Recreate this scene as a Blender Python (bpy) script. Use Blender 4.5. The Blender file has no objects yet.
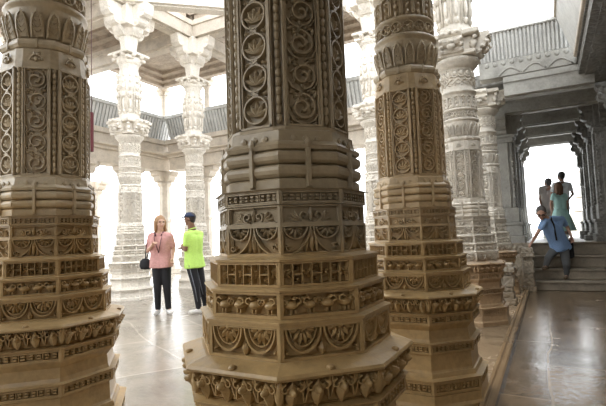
import bpy, math, random
from mathutils import Vector, Matrix
PI = math.pi
random.seed(7)
col = bpy.context.scene.collection
C22 = math.cos(PI/8)

# ------------------------------------------------------------------ mesh helpers
class MB:
    def __init__(s): s.v = []; s.f = []; s.sm = []
    def add(s, vs, fs, smooth=False):
        n = len(s.v); s.v += [tuple(p) for p in vs]
        s.f += [tuple(i+n for i in f) for f in fs]; s.sm += [smooth]*len(fs)
    def box(s, a, b):
        x0,y0,z0 = a; x1,y1,z1 = b
        s.add([(x0,y0,z0),(x1,y0,z0),(x1,y1,z0),(x0,y1,z0),(x0,y0,z1),(x1,y0,z1),(x1,y1,z1),(x0,y1,z1)],
              [(0,3,2,1),(4,5,6,7),(0,1,5,4),(1,2,6,5),(2,3,7,6),(3,0,4,7)])
    def bbox(s, a, b, e=.012):            # box with chamfered top and bottom rims
        x0,y0,z0 = a; x1,y1,z1 = b
        e = min(e, (x1-x0)*.3, (y1-y0)*.3, (z1-z0)*.3)
        vs = []
        for z, q in ((z0,e),(z0+e,0),(z1-e,0),(z1,e)):
            X0,X1,Y0,Y1 = x0+q,x1-q,y0+q,y1-q
            c = e-q*.0
            vs += [(X0+e,Y0,z),(X1-e,Y0,z),(X1,Y0+e,z),(X1,Y1-e,z),(X1-e,Y1,z),(X0+e,Y1,z),(X0,Y1-e,z),(X0,Y0+e,z)]
        fs = [tuple(range(7,-1,-1)), tuple(range(24,32))]
        for k in range(3):
            for i in range(8):
                j = (i+1) % 8
                fs.append((k*8+i,k*8+j,k*8+8+j,k*8+8+i))
        s.add(vs, fs)
    def lathe(s, prof, n=32, off=0.0, c=(0,0), smooth=True, angs=None, rs=None, cap=True):
        A = angs or [off+2*PI*i/n for i in range(n)]
        n = len(A); rs = rs or [1]*n
        vs = [(c[0]+r*rs[i]*math.cos(A[i]), c[1]+r*rs[i]*math.sin(A[i]), z) for r, z in prof for i in range(n)]
        fs = []
        for k in range(len(prof)-1):
            for i in range(n):
                j = (i+1) % n
                fs.append((k*n+i, k*n+j, (k+1)*n+j, (k+1)*n+i))
        s.add(vs, fs, smooth)
        if cap:
            m = len(prof)-1
            s.add([vs[i] for i in range(n)], [tuple(range(n-1,-1,-1))])
            s.add([vs[m*n+i] for i in range(n)], [tuple(range(n))])
    def octo(s, prof): s.lathe(prof, 8, PI/8, smooth=False)
    def sph(s, c, r, nu=12, nv=8, M=None):
        if not hasattr(r, '__len__'): r = (r,r,r)
        vs = []; fs = []
        for j in range(nv+1):
            t = PI*j/nv
            for i in range(nu):
                a = 2*PI*i/nu
                p = Vector((r[0]*math.sin(t)*math.cos(a), r[1]*math.sin(t)*math.sin(a), r[2]*math.cos(t)))
                if M: p = M @ p
                vs.append((p.x+c[0], p.y+c[1], p.z+c[2]))
        for j in range(nv):
            for i in range(nu):
                k = (i+1) % nu
                fs.append((j*nu+i, (j+1)*nu+i, (j+1)*nu+k, j*nu+k))
        s.add(vs, fs, True)
    def tube(s, pts, rad, n=8, cap=True):
        pts = [Vector(p) for p in pts]
        if not hasattr(rad, '__len__'): rad = [rad]*len(pts)
        vs = []; up = None
        for i, p in enumerate(pts):
            d = (pts[min(i+1,len(pts)-1)]-pts[max(i-1,0)])
            d = d.normalized() if d.length > 1e-9 else Vector((0,0,1))
            if up is None: up = Vector((0,0,1)) if abs(d.z) < .9 else Vector((1,0,0))
            a = d.cross(up)
            if a.length < 1e-6: a = d.cross(Vector((1,.1,0)))
            a.normalize(); b = a.cross(d); up = b
            for k in range(n):
                t = 2*PI*k/n
                vs.append(p + (a*math.cos(t)+b*math.sin(t))*rad[i])
        fs = []
        for i in range(len(pts)-1):
            for k in range(n):
                j = (k+1) % n
                fs.append((i*n+k, i*n+j, (i+1)*n+j, (i+1)*n+k))
        if cap:
            fs.append(tuple(range(n-1,-1,-1))); m = (len(pts)-1)*n; fs.append(tuple(m+k for k in range(n)))
        s.add(vs, fs, True)
    def capsule(s, p, q, r1, r2, n=12):
        p, q = Vector(p), Vector(q); d = (q-p)
        L = d.length or 1e-6; d = d/L; pts = []; rad = []
        for t in (-1,-.85,-.5,0): pts.append(p+d*r1*t); rad.append(r1*math.sqrt(max(1-t*t,.004)))
        for t in (0,.5,.85,1): pts.append(q+d*r2*t); rad.append(r2*math.sqrt(max(1-t*t,.004)))
        s.tube(pts, rad, n)
    def prism(s, poly, axis, a, b):        # poly in the two other axes, extruded from a to b
        def P(u,v,w): return {'x':(w,u,v),'y':(u,w,v),'z':(u,v,w)}[axis]
        n = len(poly)
        vs = [P(u,v,a) for u,v in poly]+[P(u,v,b) for u,v in poly]
        s.add(vs, [tuple(range(n)), tuple(range(2*n-1,n-1,-1))]+[(i,i+n,(i+1)%n+n,(i+1)%n) for i in range(n)])
    def merge(s, o, M=None):
        n = len(s.v)
        s.v += [tuple(M @ Vector(p)) for p in o.v] if M else o.v
        s.f += [tuple(i+n for i in f) for f in o.f]; s.sm += o.sm
    def build(s, name, mat, parent=None, loc=None):
        me = bpy.data.meshes.new(name); me.from_pydata(s.v, [], s.f)
        me.polygons.foreach_set('use_smooth', s.sm); me.update()
        if mat: me.materials.append(mat)
        o = bpy.data.objects.new(name, me); col.objects.link(o)
        if parent: o.parent = parent
        if loc: o.location = loc
        return o

def fixn(o):
    import bmesh
    b = bmesh.new(); b.from_mesh(o.data); bmesh.ops.recalc_face_normals(b, faces=b.faces); b.to_mesh(o.data); b.free(); return o
def tag(o, label=None, cat=None, group=None, kind=None):
    if label: o['label'] = label
    if cat: o['category'] = cat
    if group: o['group'] = group
    if kind: o['kind'] = kind
    return o
def empty(name, loc, rz=0):
    o = bpy.data.objects.new(name, None); col.objects.link(o); o.location = loc; o.rotation_euler = (0,0,rz); o.empty_display_size = .1
    return o
def copy_tree(o, parent=None):
    c = o.copy(); col.objects.link(c); c.parent = parent
    for ch in list(o.children): copy_tree(ch, c)
    return c
def setmat(o, m):
    for sl in o.material_slots: sl.link = 'OBJECT'; sl.material = m
    for ch in o.children: setmat(ch, m)

# ------------------------------------------------------------------ materials
def newmat(name):
    m = bpy.data.materials.new(name); m.use_nodes = True
    nt = m.node_tree; b = nt.nodes['Principled BSDF']; return m, nt, b
def noise(nt, scale, detail=5, rough=.6, coord=None, dist=0):
    n = nt.nodes.new('ShaderNodeTexNoise'); n.inputs['Scale'].default_value = scale
    n.inputs['Detail'].default_value = detail; n.inputs['Roughness'].default_value = rough; n.inputs['Distortion'].default_value = dist
    if coord: nt.links.new(coord, n.inputs['Vector'])
    return n
def ramp(nt, fac, stops):
    r = nt.nodes.new('ShaderNodeValToRGB'); e = r.color_ramp.elements
    while len(e) < len(stops): e.new(.5)
    for i, (p, c) in enumerate(stops): e[i].position = p; e[i].color = (*c, 1) if len(c) == 3 else c
    nt.links.new(fac, r.inputs[0]); return r
def mix(nt, fac, a, b, mode='MIX'):
    m = nt.nodes.new('ShaderNodeMix'); m.data_type = 'RGBA'; m.blend_type = mode
    for v, s in ((fac, m.inputs[0]), (a, m.inputs[6]), (b, m.inputs[7])):
        if hasattr(v, 'default_value') or hasattr(v, 'links'): nt.links.new(v, s)
        elif isinstance(v, (int, float)): s.default_value = v
        else: s.default_value = (*v, 1)
    return m.outputs[2]
def stone(name, top, low=None, zs=1.2, zw=.25, rough=.45, vary=.25, bump=.25, carve=0, spec=.5):
    """carved marble: noise-mottled colour, ochre touch patina below height zs (a stain with a ragged edge), fine pitted bump"""
    m, nt, b = newmat(name); L = nt.links
    tc = nt.nodes.new('ShaderNodeTexCoord'); ob = tc.outputs['Object']
    n1 = noise(nt, 3.2, 6, .65, ob); n2 = noise(nt, 26, 4, .6, ob)
    d = tuple(c*(1-vary) for c in top); h = tuple(min(1, c*(1+vary*.55)) for c in top)
    c = ramp(nt, n1.outputs[0], [(.32, d), (.5, top), (.68, h)]).outputs[0]
    if low:
        dl = tuple(q*(1-vary) for q in low); hl = tuple(min(1, q*(1+vary*.5)) for q in low)
        c2 = ramp(nt, n1.outputs[0], [(.3, dl), (.5, low), (.7, hl)]).outputs[0]
        sp = nt.nodes.new('ShaderNodeSeparateXYZ'); L.new(ob, sp.inputs[0])
        ma = nt.nodes.new('ShaderNodeMath'); ma.operation = 'MULTIPLY_ADD'; L.new(n1.outputs[0], ma.inputs[0]); ma.inputs[1].default_value = -zw*2.4; L.new(sp.outputs[2], ma.inputs[2])
        mr = nt.nodes.new('ShaderNodeMapRange'); L.new(ma.outputs[0], mr.inputs[0])
        mr.inputs[1].default_value = zs-zw*1.7; mr.inputs[2].default_value = zs-zw*.7
        c = mix(nt, mr.outputs[0], c2, c)
    s = ramp(nt, n2.outputs[0], [(.3, (.78,.78,.78)), (.6, (1,1,1))]).outputs[0]
    c = mix(nt, .8, c, s, 'MULTIPLY')
    L.new(c, b.inputs['Base Color'])
    rr = nt.nodes.new('ShaderNodeMapRange'); L.new(n2.outputs[0], rr.inputs[0]); rr.inputs[3].default_value = rough-.1; rr.inputs[4].default_value = rough+.2
    L.new(rr.outputs[0], b.inputs['Roughness']); b.inputs['Specular IOR Level'].default_value = spec
    bp = nt.nodes.new('ShaderNodeBump'); bp.inputs['Strength'].default_value = bump; bp.inputs['Distance'].default_value = .01
    hsrc = n2.outputs[0]
    if carve:
        v = nt.nodes.new('ShaderNodeTexVoronoi'); v.inputs['Scale'].default_value = carve; v.feature = 'F1'; L.new(ob, v.inputs['Vector'])
        mm = nt.nodes.new('ShaderNodeMath'); mm.operation = 'MULTIPLY_ADD'; L.new(v.outputs[0], mm.inputs[0]); mm.inputs[1].default_value = -1.6; L.new(n2.outputs[0], mm.inputs[2]); hsrc = mm.outputs[0]
        bp.inputs['Distance'].default_value = .03
    L.new(hsrc, bp.inputs['Height']); L.new(bp.outputs[0], b.inputs['Normal'])
    return m
def plain(name, c, rough=.7, bump=0, scale=60, metal=0):
    m, nt, b = newmat(name)
    tc = nt.nodes.new('ShaderNodeTexCoord')
    n = noise(nt, scale, 3, .6, tc.outputs['Object'])
    r = ramp(nt, n.outputs[0], [(.3, tuple(x*.85 for x in c)), (.7, tuple(min(1, x*1.1) for x in c))])
    nt.links.new(r.outputs[0], b.inputs['Base Color']); b.inputs['Roughness'].default_value = rough; b.inputs['Metallic'].default_value = metal
    if bump:
        bp = nt.nodes.new('ShaderNodeBump'); bp.inputs['Strength'].default_value = bump; bp.inputs['Distance'].default_value = .01
        nt.links.new(n.outputs[0], bp.inputs['Height']); nt.links.new(bp.outputs[0], b.inputs['Normal'])
    return m
def floor_mat(name, base, dark, line, sx, sy, rot, rough, joint=.012, vary=1.2, curve=.25, bs=.25):
    """polished stone slabs, wavy joints, mottled veins"""
    m, nt, b = newmat(name); L = nt.links
    tc = nt.nodes.new('ShaderNodeTexCoord'); mp = nt.nodes.new('ShaderNodeMapping'); L.new(tc.outputs['Object'], mp.inputs[0])
    mp.inputs['Rotation'].default_value = (0,0,rot)
    nw = noise(nt, .9, 2, .5, mp.outputs[0])
    va = nt.nodes.new('ShaderNodeVectorMath'); va.operation = 'MULTIPLY_ADD'; L.new(nw.outputs[1], va.inputs[0]); va.inputs[1].default_value = (curve,curve,0); L.new(mp.outputs[0], va.inputs[2])
    br = nt.nodes.new('ShaderNodeTexBrick'); L.new(va.outputs[0], br.inputs[0])
    br.inputs['Scale'].default_value = 1; br.inputs['Brick Width'].default_value = sx; br.inputs['Row Height'].default_value = sy
    br.inputs['Mortar Size'].default_value = joint; br.inputs['Mortar Smooth'].default_value = .3
    br.inputs['Color1'].default_value = (*base,1); br.inputs['Color2'].default_value = (*dark,1); br.inputs['Mortar'].default_value = (*line,1)
    n1 = noise(nt, 1.6, 8, .65, mp.outputs[0], 1.2); n2 = noise(nt, 14, 4, .6, mp.outputs[0])
    r1 = ramp(nt, n1.outputs[0], [(.3, (.62,.6,.58)), (.6, (1.05,1.03,1.0))]).outputs[0]
    c = mix(nt, .8, br.outputs[0], r1, 'MULTIPLY')
    L.new(c, b.inputs['Base Color'])
    mr = nt.nodes.new('ShaderNodeMapRange'); L.new(n1.outputs[0], mr.inputs[0]); mr.inputs[1].default_value = .3; mr.inputs[2].default_value = .7
    mr.inputs[3].default_value = rough*.7; mr.inputs[4].default_value = rough*1.7
    L.new(mr.outputs[0], b.inputs['Roughness'])
    bp = nt.nodes.new('ShaderNodeBump'); bp.inputs['Strength'].default_value = bs; bp.inputs['Distance'].default_value = .02
    ad = nt.nodes.new('ShaderNodeMath'); ad.operation = 'MULTIPLY_ADD'; L.new(n1.outputs[0], ad.inputs[0]); ad.inputs[1].default_value = 1.4
    L.new(n2.outputs[0], ad.inputs[2]); L.new(ad.outputs[0], bp.inputs['Height']); L.new(bp.outputs[0], b.inputs['Normal'])
    return m

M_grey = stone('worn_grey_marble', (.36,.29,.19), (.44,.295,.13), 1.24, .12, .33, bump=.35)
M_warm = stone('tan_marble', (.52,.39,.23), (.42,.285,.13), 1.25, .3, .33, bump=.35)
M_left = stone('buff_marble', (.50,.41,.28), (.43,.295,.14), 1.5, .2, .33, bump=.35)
M_pale_lit = stone('pale_lit_marble', (.66,.61,.53), (.42,.29,.17), .86, .1, .5, bump=.4)  # same marble as the near columns, brighter light put into a paler colour
M_white_lit = stone('white_lit_marble', (.84,.78,.69), None, rough=.5, vary=.12, bump=.35, carve=26)  # far columns' stronger light is mixed into this whiter colour
M_cream = stone('cream_marble', (.64,.57,.48), None, rough=.55, vary=.22, bump=.4)
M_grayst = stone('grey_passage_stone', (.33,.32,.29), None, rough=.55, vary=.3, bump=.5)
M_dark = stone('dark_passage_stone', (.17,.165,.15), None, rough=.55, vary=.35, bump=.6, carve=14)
M_step = stone('step_stone', (.25,.21,.16), None, rough=.3, vary=.3, bump=.4)
M_ceil = stone('ceiling_stone', (.46,.38,.30), None, rough=.7, vary=.35, bump=.6, carve=9)
M_rail = stone('railing_stone', (.60,.60,.58), None, rough=.6, vary=.2, bump=.3)
M_floor = floor_mat('polished_marble_floor', (.36,.32,.27), (.28,.25,.21), (.50,.46,.39), 1.5, .85, .5, .17)
M_aisle = floor_mat('polished_brown_floor', (.15,.105,.062), (.115,.082,.052), (.20,.15,.10), 1.9, .95, PI/2, .17, .012, curve=.12, bs=.10)
M_kerb = plain('kerb_stone', (.20,.135,.075), .22, .03, 3)
M_brownfloor = floor_mat('brown_marble_floor', (.27,.20,.125), (.22,.165,.11), (.33,.26,.18), 1.2, .8, .2, .2, bs=.12)
M_land = stone('landing_stone', (.6,.58,.55), None, rough=.4, vary=.15)
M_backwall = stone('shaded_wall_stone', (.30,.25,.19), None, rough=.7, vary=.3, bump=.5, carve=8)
# ------------------------------------------------------------------ relief carving in a face's own plane (u, v), raised by w
class Rel:
    def __init__(s): s.m = MB()
    def rib(s, pts, w, h, closed=False, w0=0):
        n = len(pts); vs = []; fs = []
        for i, (u, v) in enumerate(pts):
            if closed: a = pts[(i-1) % n]; b = pts[(i+1) % n]
            else: a = pts[max(i-1,0)]; b = pts[min(i+1,n-1)]
            du, dv = b[0]-a[0], b[1]-a[1]; L = math.hypot(du, dv) or 1; nu, nv = -dv/L, du/L
            for q, hh in ((-.5,0),(-.3,h),(.3,h),(.5,0)):
                vs.append((u+nu*w*q, v+nv*w*q, w0+hh))
        for i in range(n if closed else n-1):
            j = (i+1) % n
            for k in range(3): fs.append((i*4+k+1, i*4+k, j*4+k, j*4+k+1))
        if not closed: fs += [(0,1,2,3), (n*4-1,n*4-2,n*4-3,n*4-4)]
        s.m.add(vs, fs)
    def leaf(s, u, v, ang, L, W, h, w0=0):      # pointed leaf with a raised midrib, base at (u, v)
        c, si = math.cos(ang), math.sin(ang)
        out = [(0,0),(.25,.38),(.55,.5),(.82,.28),(1,0),(.82,-.28),(.55,-.5),(.25,-.38)]
        P = lambda a, b, w: (u+c*a*L-si*b*W, v+si*a*L+c*b*W, w0+w)
        vs = [P(a,b,0) for a,b in out]+[P(a,b,h*.6) for a,b in out]+[P(.5,0,h)]
        fs = []
        for i in range(8):
            j = (i+1) % 8; fs += [(i,j,8+j,8+i), (8+i,8+j,16)]
        s.m.add(vs, fs)
    def dome(s, u, v, r, h, n=10, ru=1, rv=1, w0=0):
        vs = [(u+r*ru*q*math.cos(2*PI*i/n), v+r*rv*q*math.sin(2*PI*i/n), w0+z) for q, z in ((1,0),(.85,h*.6),(.5,h*.93)) for i in range(n)]+[(u,v,w0+h)]
        fs = []
        for k in range(2):
            for i in range(n): j = (i+1) % n; fs.append((k*n+i, k*n+j, k*n+n+j, k*n+n+i))
        for i in range(n): fs.append((2*n+i, 2*n+(i+1) % n, 3*n))
        s.m.add(vs, fs, True)
    def block(s, u0, v0, u1, v1, h, e=.15):
        a = min(u1-u0, v1-v0)*e
        vs = [(u0,v0,0),(u1,v0,0),(u1,v1,0),(u0,v1,0),(u0+a,v0+a,h),(u1-a,v0+a,h),(u1-a,v1-a,h),(u0+a,v1-a,h)]
        s.m.add(vs, [(4,5,6,7),(0,1,5,4),(1,2,6,5),(2,3,7,6),(3,0,4,7)])
    def arc(s, u, v, r, a0, a1, w, h, n=14):
        s.rib([(u+r*math.cos(a0+(a1-a0)*i/n), v+r*math.sin(a0+(a1-a0)*i/n)) for i in range(n+1)], w, h)
    def ring(s, u, v, r, w, h, n=18): s.rib([(u+r*math.cos(2*PI*i/n), v+r*math.sin(2*PI*i/n)) for i in range(n)], w, h, True)
    def spiral(s, u, v, r0, r1, a0, turns, w, h, sgn=1, n=22):
        s.rib([(u+(r0+(r1-r0)*i/n)*math.cos(a0+sgn*turns*2*PI*i/n), v+(r0+(r1-r0)*i/n)*math.sin(a0+sgn*turns*2*PI*i/n)) for i in range(n+1)], w, h)

def fan(R, u, v, r, up, h, petals=5):            # half-disc window pierced between petals; up=-1 hangs down
    a0 = 0 if up > 0 else PI
    R.arc(u, v, r*.94, a0, a0+PI, r*.13, h, 16); R.arc(u, v, r*.72, a0, a0+PI, r*.07, h*.8, 14)
    R.dome(u, v+up*r*.04, r*.2, h, 10)
    for i in range(petals):
        a = a0+PI*(i+.5)/petals
        R.leaf(u+r*.2*math.cos(a), v+r*.2*math.sin(a), a, r*.52, r*.22, h)
def flower(R, u, v, r, h):
    R.dome(u, v, r*.28, h, 8)
    for k in range(4): R.leaf(u+.12*r*math.cos(k*PI/2+PI/4), v+.12*r*math.sin(k*PI/2+PI/4), k*PI/2+PI/4, r*1.05, r*.62, h*.85)
def duck(R, u, v, s, h, d=1):
    R.dome(u, v, s*.34, h, 12, 1.15, .72); R.leaf(u-d*s*.18, v, PI/2*(1-d)+PI-d*.5 if d > 0 else .5, s*.42, s*.2, h*.8)
    pts = [(u+d*s*.22, v+s*.05),(u+d*s*.42, v+s*.18),(u+d*s*.34, v+s*.36),(u+d*s*.16, v+s*.40),(u+d*s*.08, v+s*.30)]
    R.rib(pts, s*.12, h); R.dome(u+d*s*.09, v+s*.3, s*.09, h, 8)
    R.rib([(u-s*.05, v-s*.2),(u-s*.08, v-s*.42)], s*.09, h*.8); R.rib([(u+s*.15, v-s*.2),(u+s*.15, v-s*.42)], s*.09, h*.8)
    R.spiral(u-d*s*.42, v+s*.2, s*.18, s*.04, -PI/2, .9, s*.07, h*.8, d)
def hang(R, u, v, w, H, h):                       # hanging pot-and-petal pendant of the cornice
    R.leaf(u, v+H*.42, -PI/2, H*.92, w*.50, h*1.5)
    R.dome(u, v+H*.1, w*.17, h*1.9, 10, 1, 1.3)
    for d in (-1,1):
        R.spiral(u+d*w*.27, v+H*.22, w*.19, w*.05, PI/2, .85, w*.1, h*1.25, -d, 14)
        R.leaf(u+d*w*.16, v-H*.02, -PI/2-d*.75, H*.4, w*.22, h*1.1)
        R.rib([(u+d*w*.45, v+H*.45),(u+d*w*.40, v+H*.05),(u+d*w*.48, v-H*.3)], w*.09, h)
def stamp(out, R, k, a, z, tilt=0):               # place relief on face k of an octagon: a = apothem, z = height of v=0
    t = k*PI/4; c, s = math.cos(t), math.sin(t)
    n = len(out.v)
    for u, v, w in R.m.v:
        rr = a+w-tilt*v
        out.v.append((rr*c-u*s*1.0, rr*s+u*c*1.0, z+v))
    # (u to the left of the outward normal)
    out.f += [tuple(i+n for i in f) for f in R.m.f]; out.sm += R.m.sm

def beads(R, W, H, h, n):                         # row of cut blocks between two rails
    st = W/n
    R.block(-W/2, H*.32, W/2, H*.5, h); R.block(-W/2, -H*.5, W/2, -H*.32, h)
    for i in range(n):
        u = -W/2+st*(i+.5)
        R.block(u-st*.30, -H*.27, u+st*.30, -H*.04, h*.85); R.block(u-st*.30, H*.04, u+st*.30, H*.27, h*.85)
        if i % 3 == 0: R.block(u-st*.5, -H*.4, u-st*.38, H*.4, h)
    return R

def band(name, root, zb, zt, Ro, rec, fill, lip=.012, mat=None, lipR=None, tiltR=0, faces=8):
    """one octagonal carved course: recessed core, top and bottom rails, corner posts, ornament on all eight faces"""
    m = MB(); H = zt-zb; rl = H*.09
    Rt = Ro+tiltR
    m.octo([(Ro-.04, zb), (Ro, zb), (Ro, zb+rl), (Ro-rec, zb+rl*1.2), (Rt-rec, zt-rl*1.2), (Rt, zt-rl), (Rt, zt)]
           + ([(lipR or Rt+.012, zt+.002), (lipR or Rt+.014, zt+lip*.7), ((lipR or Rt+.014)-.02, zt+lip), (Ro-.06, zt+lip*1.6)] if lip else [(Ro-.04, zt)]))
    a = (Ro-rec)*C22; W = 2*Ro*math.sin(PI/8)
    pw = W*.045
    for k in range(8):
        R = Rel(); R.block(-W/2-.002, -H/2+rl*.8, -W/2+pw, H/2-rl*.8, rec*C22, .02); R.block(W/2-pw, -H/2+rl*.8, W/2+.002, H/2-rl*.8, rec*C22, .02)
        fill(R, W-2*pw, H-2*rl, rec*.95, k)
        stamp(m, R, k, a, (zb+zt)/2)
    return m.build(name, mat or M_warm, root)

def f_beads(n):
    return lambda R, W, H, h, k: beads(R, W, H, h, n)
def f_fans(up):
    def g(R, W, H, h, k):
        r = min(W/4*.97, H*.94)
        q = max(1, min(1.35, H*.94/r))
        for d in (-1,1):
            Q = Rel(); fan(Q, 0, 0, r, up, h, 6); Q.m.v = [(u+d*W/4, v*q-up*H/2, w) for u, v, w in Q.m.v]; R.m.merge(Q.m)
        R.leaf(0, up*H*.5, -up*PI/2, H*.45, W*.1, h)
        for d in (-1,1): R.dome(d*W*.46, up*H*.33, H*.08, h, 8)
        R.rib([(-W/2, -up*H*.47), (W/2, -up*H*.47)], H*.06, h)
    return g
def f_quad(R, W, H, h, k):                       # two quarter arcs meeting at the face's middle, seated fan petals between
    r = H*.95
    for d in (-1,1):
        R.arc(d*W*.5, H/2, W*.47, PI/2+PI/2 if d > 0 else -PI/2, PI*1.5 if d > 0 else 0, W*.035, h, 12)
        R.arc(d*W*.28, H*.5, W*.2, PI, 2*PI, W*.03, h, 14)
        for i in range(5):
            a = PI+PI*(i+.5)/5; R.leaf(d*W*.28+.03*W*math.cos(a), H*.48+.03*W*math.sin(a), a, W*.145, W*.055, h)
        R.leaf(d*W*.1, -H*.5, PI/2+d*.1, H*.65, W*.06, h)
        R.spiral(d*W*.42, -H*.28, W*.06, W*.015, 0, 1, W*.022, h, d, 12)
    R.leaf(0, -H*.5, PI/2, H*.95, W*.09, h*1.1)
def f_small(R, W, H, h, k):
    for d in (-1,1):
        R.spiral(d*W*.12, -H*.1, H*.34, H*.08, -PI/2, 1.1, H*.14, h, d, 14)
        for a in (.5, 1.0, 1.5): R.leaf(d*W*.2, -H*.4, PI/2-d*a*.9, H*.7, H*.22, h)
        R.rib([(d*W*.06, -H*.5),(d*W*.28,-H*.42),(d*W*.47,-H*.5)], H*.1, h)
    R.leaf(0, -H*.4, PI/2, H*.85, H*.3, h*1.2)
def f_lattice(R, W, H, h, k):
    n = 7; st = W/n
    for i in range(n+1): R.block(-W/2+st*i-st*.06, -H/2, -W/2+st*i+st*.06, H/2, h)
    for i in range(n):
        u = -W/2+st*(i+.5)
        if i % 2 == 0: flower(R, u, 0, st*.52, h)
        else:
            for v in (-H*.27, H*.27): flower(R, u, v, st*.27, h)
            R.block(u-st*.5, -H*.05, u+st*.5, H*.05, h*.9)
def f_ducks(R, W, H, h, k):
    n = 4; st = W/n
    for i in range(n):
        u = -W/2+st*(i+.5); duck(R, u, -H*.02, min(st*1.05, H*1.05), h*1.15, 1 if (i+k) % 2 else -1)
    R.rib([(-W/2,-H*.48),(W/2,-H*.48)], H*.07, h); R.rib([(-W/2, H*.47),(W/2, H*.47)], H*.06, h*.6)
def f_hang(R, W, H, h, k):
    n = 4; st = W/n
    for i in range(n): hang(R, -W/2+st*(i+.5), 0, st, H, h)
    for i in range(n+1): R.dome(-W/2+st*i, H*.25, st*.13, h, 8, 1, 1.6)
def f_plainseam(R, W, H, h, k):
    R.block(-W/2, -H/2, W/2, H/2, h*.96, .0)

def vine(R, W, H, h, kind):
    """scroll panel of the shaft: stacked rings holding palmettes, or big foliate spirals"""
    n = max(3, round(H/(W*.98))); st = H/n
    for i in range(n):
        v = -H/2+st*(i+.5); d = 1 if i % 2 else -1; r = min(W*.45, st*.46)
        if kind == 0:
            R.ring(0, v, r, W*.09, h, 18)
            for q in (-1.1,-.55,0,.55,1.1): R.leaf(0, v-r*.45, PI/2+q, r*1.15, r*.36, h)
            R.rib([(-W*.12*d, v+st*.44), (W*.12*d, v+st*.56)], W*.12, h)
            R.rib([(W*.12*d, v+st*.44), (-W*.12*d, v+st*.56)], W*.08, h*.9)
            for e in (-1,1): R.leaf(e*W*.45, v+st*.5, PI if e > 0 else 0, W*.24, W*.13, h*.9)
        elif kind == 1:
            R.spiral(d*W*.02, v, r*1.02, r*.2, -PI/2 if d > 0 else PI/2, 1.55, W*.085, h, d, 26)
            for q in range(6):
                a = q*PI/3+.3; R.leaf(r*.62*math.cos(a), v+r*.62*math.sin(a), a+d*1.1, r*.42, r*.2, h*.9)
            for e in (-1,1):
                R.leaf(e*W*.47, v+st*.46, PI/2+e*1.2, W*.28, W*.12, h); R.leaf(e*W*.47, v-st*.42, -PI/2-e*.9, W*.22, W*.1, h)
            R.leaf(-d*W*.4, v+st*.3, PI/2+d*.2, W*.3, W*.12, h)
            for e in (-1,1):
                for g in (-.35,.35): R.leaf(e*W*.30, v+st*(.42+g*.2), PI/2+e*(1.9+g), W*.22, W*.09, h*.9)
                R.rib([(e*W*.48, v-st*.2),(e*W*.38, v-st*.38),(e*W*.12, v-st*.5)], W*.05, h)
        else:
            R.ring(0, v, r*.98, W*.08, h, 16); R.ring(0, v, r*.55, W*.06, h, 12)
            for q in range(8): a = q*PI/4; R.leaf(r*.2*math.cos(a), v+r*.2*math.sin(a), a, r*.7, r*.2, h)
            for e in (-1,1): R.leaf(e*W*.46, v+st*.5, PI if e > 0 else 0, W*.25, W*.14, h*.9)

def cham(Rc, ch):                                  # angles and radius factors of an octagon whose corners are cut back by width ch
    a = Rc*C22; half = Rc*math.sin(PI/8)-ch*.5*.93
    A = []; r = []
    for k in range(8):
        for d in (-1,1):
            A.append(k*PI/4+d*math.atan2(half, a)); r.append(math.hypot(half, a)/Rc)
    return A, r, half

def lotus(m, z0, z1, r0, r1, n, h=.012):           # ring of upright petals on a bulging bell
    for i in range(n):
        t = 2*PI*i/n; c, s = math.cos(t), math.sin(t); w = PI*(r0+r1)/n*.86
        H = z1-z0; vs = []; 
        out = [(-.5,0),(-.52,.35),(-.46,.65),(-.25,.88),(0,1),(.25,.88),(.46,.65),(.52,.35),(.5,0)]
        def rr(v): return r0+(r1-r0)*math.sin(v*PI*.5)
        for q, dh in ((1,0),(1,h*.8),(.75,h),(.62,h*.5)):
            for u, v in out:
                vv = v if q == 1 else .06+v*.84*(.9+.1*q)
                R_ = rr(vv)+dh; vs.append((R_*c-u*q*w*s, R_*s+u*q*w*c, z0+vv*H))
        L = len(out); fs = []
        for k in range(3):
            for j in range(L-1): fs.append((k*L+j, k*L+j+1, k*L+L+j+1, k*L+L+j))
        fs.append(tuple(3*L+j for j in range(L)))
        m.add(vs, fs)
        for q in range(4):                         # ribs inside the petal
            v = .18+q*.17; R_ = rr(v)+h*.9
            for d in (-1,1):
                a = [(R_*c-d*.05*w*s, R_*s+d*.05*w*c, z0+v*H), (R_*c-d*.32*w*s, R_*s+d*.32*w*c, z0+(v+.14)*H)]
                m.tube(a, w*.045, 4)

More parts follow.
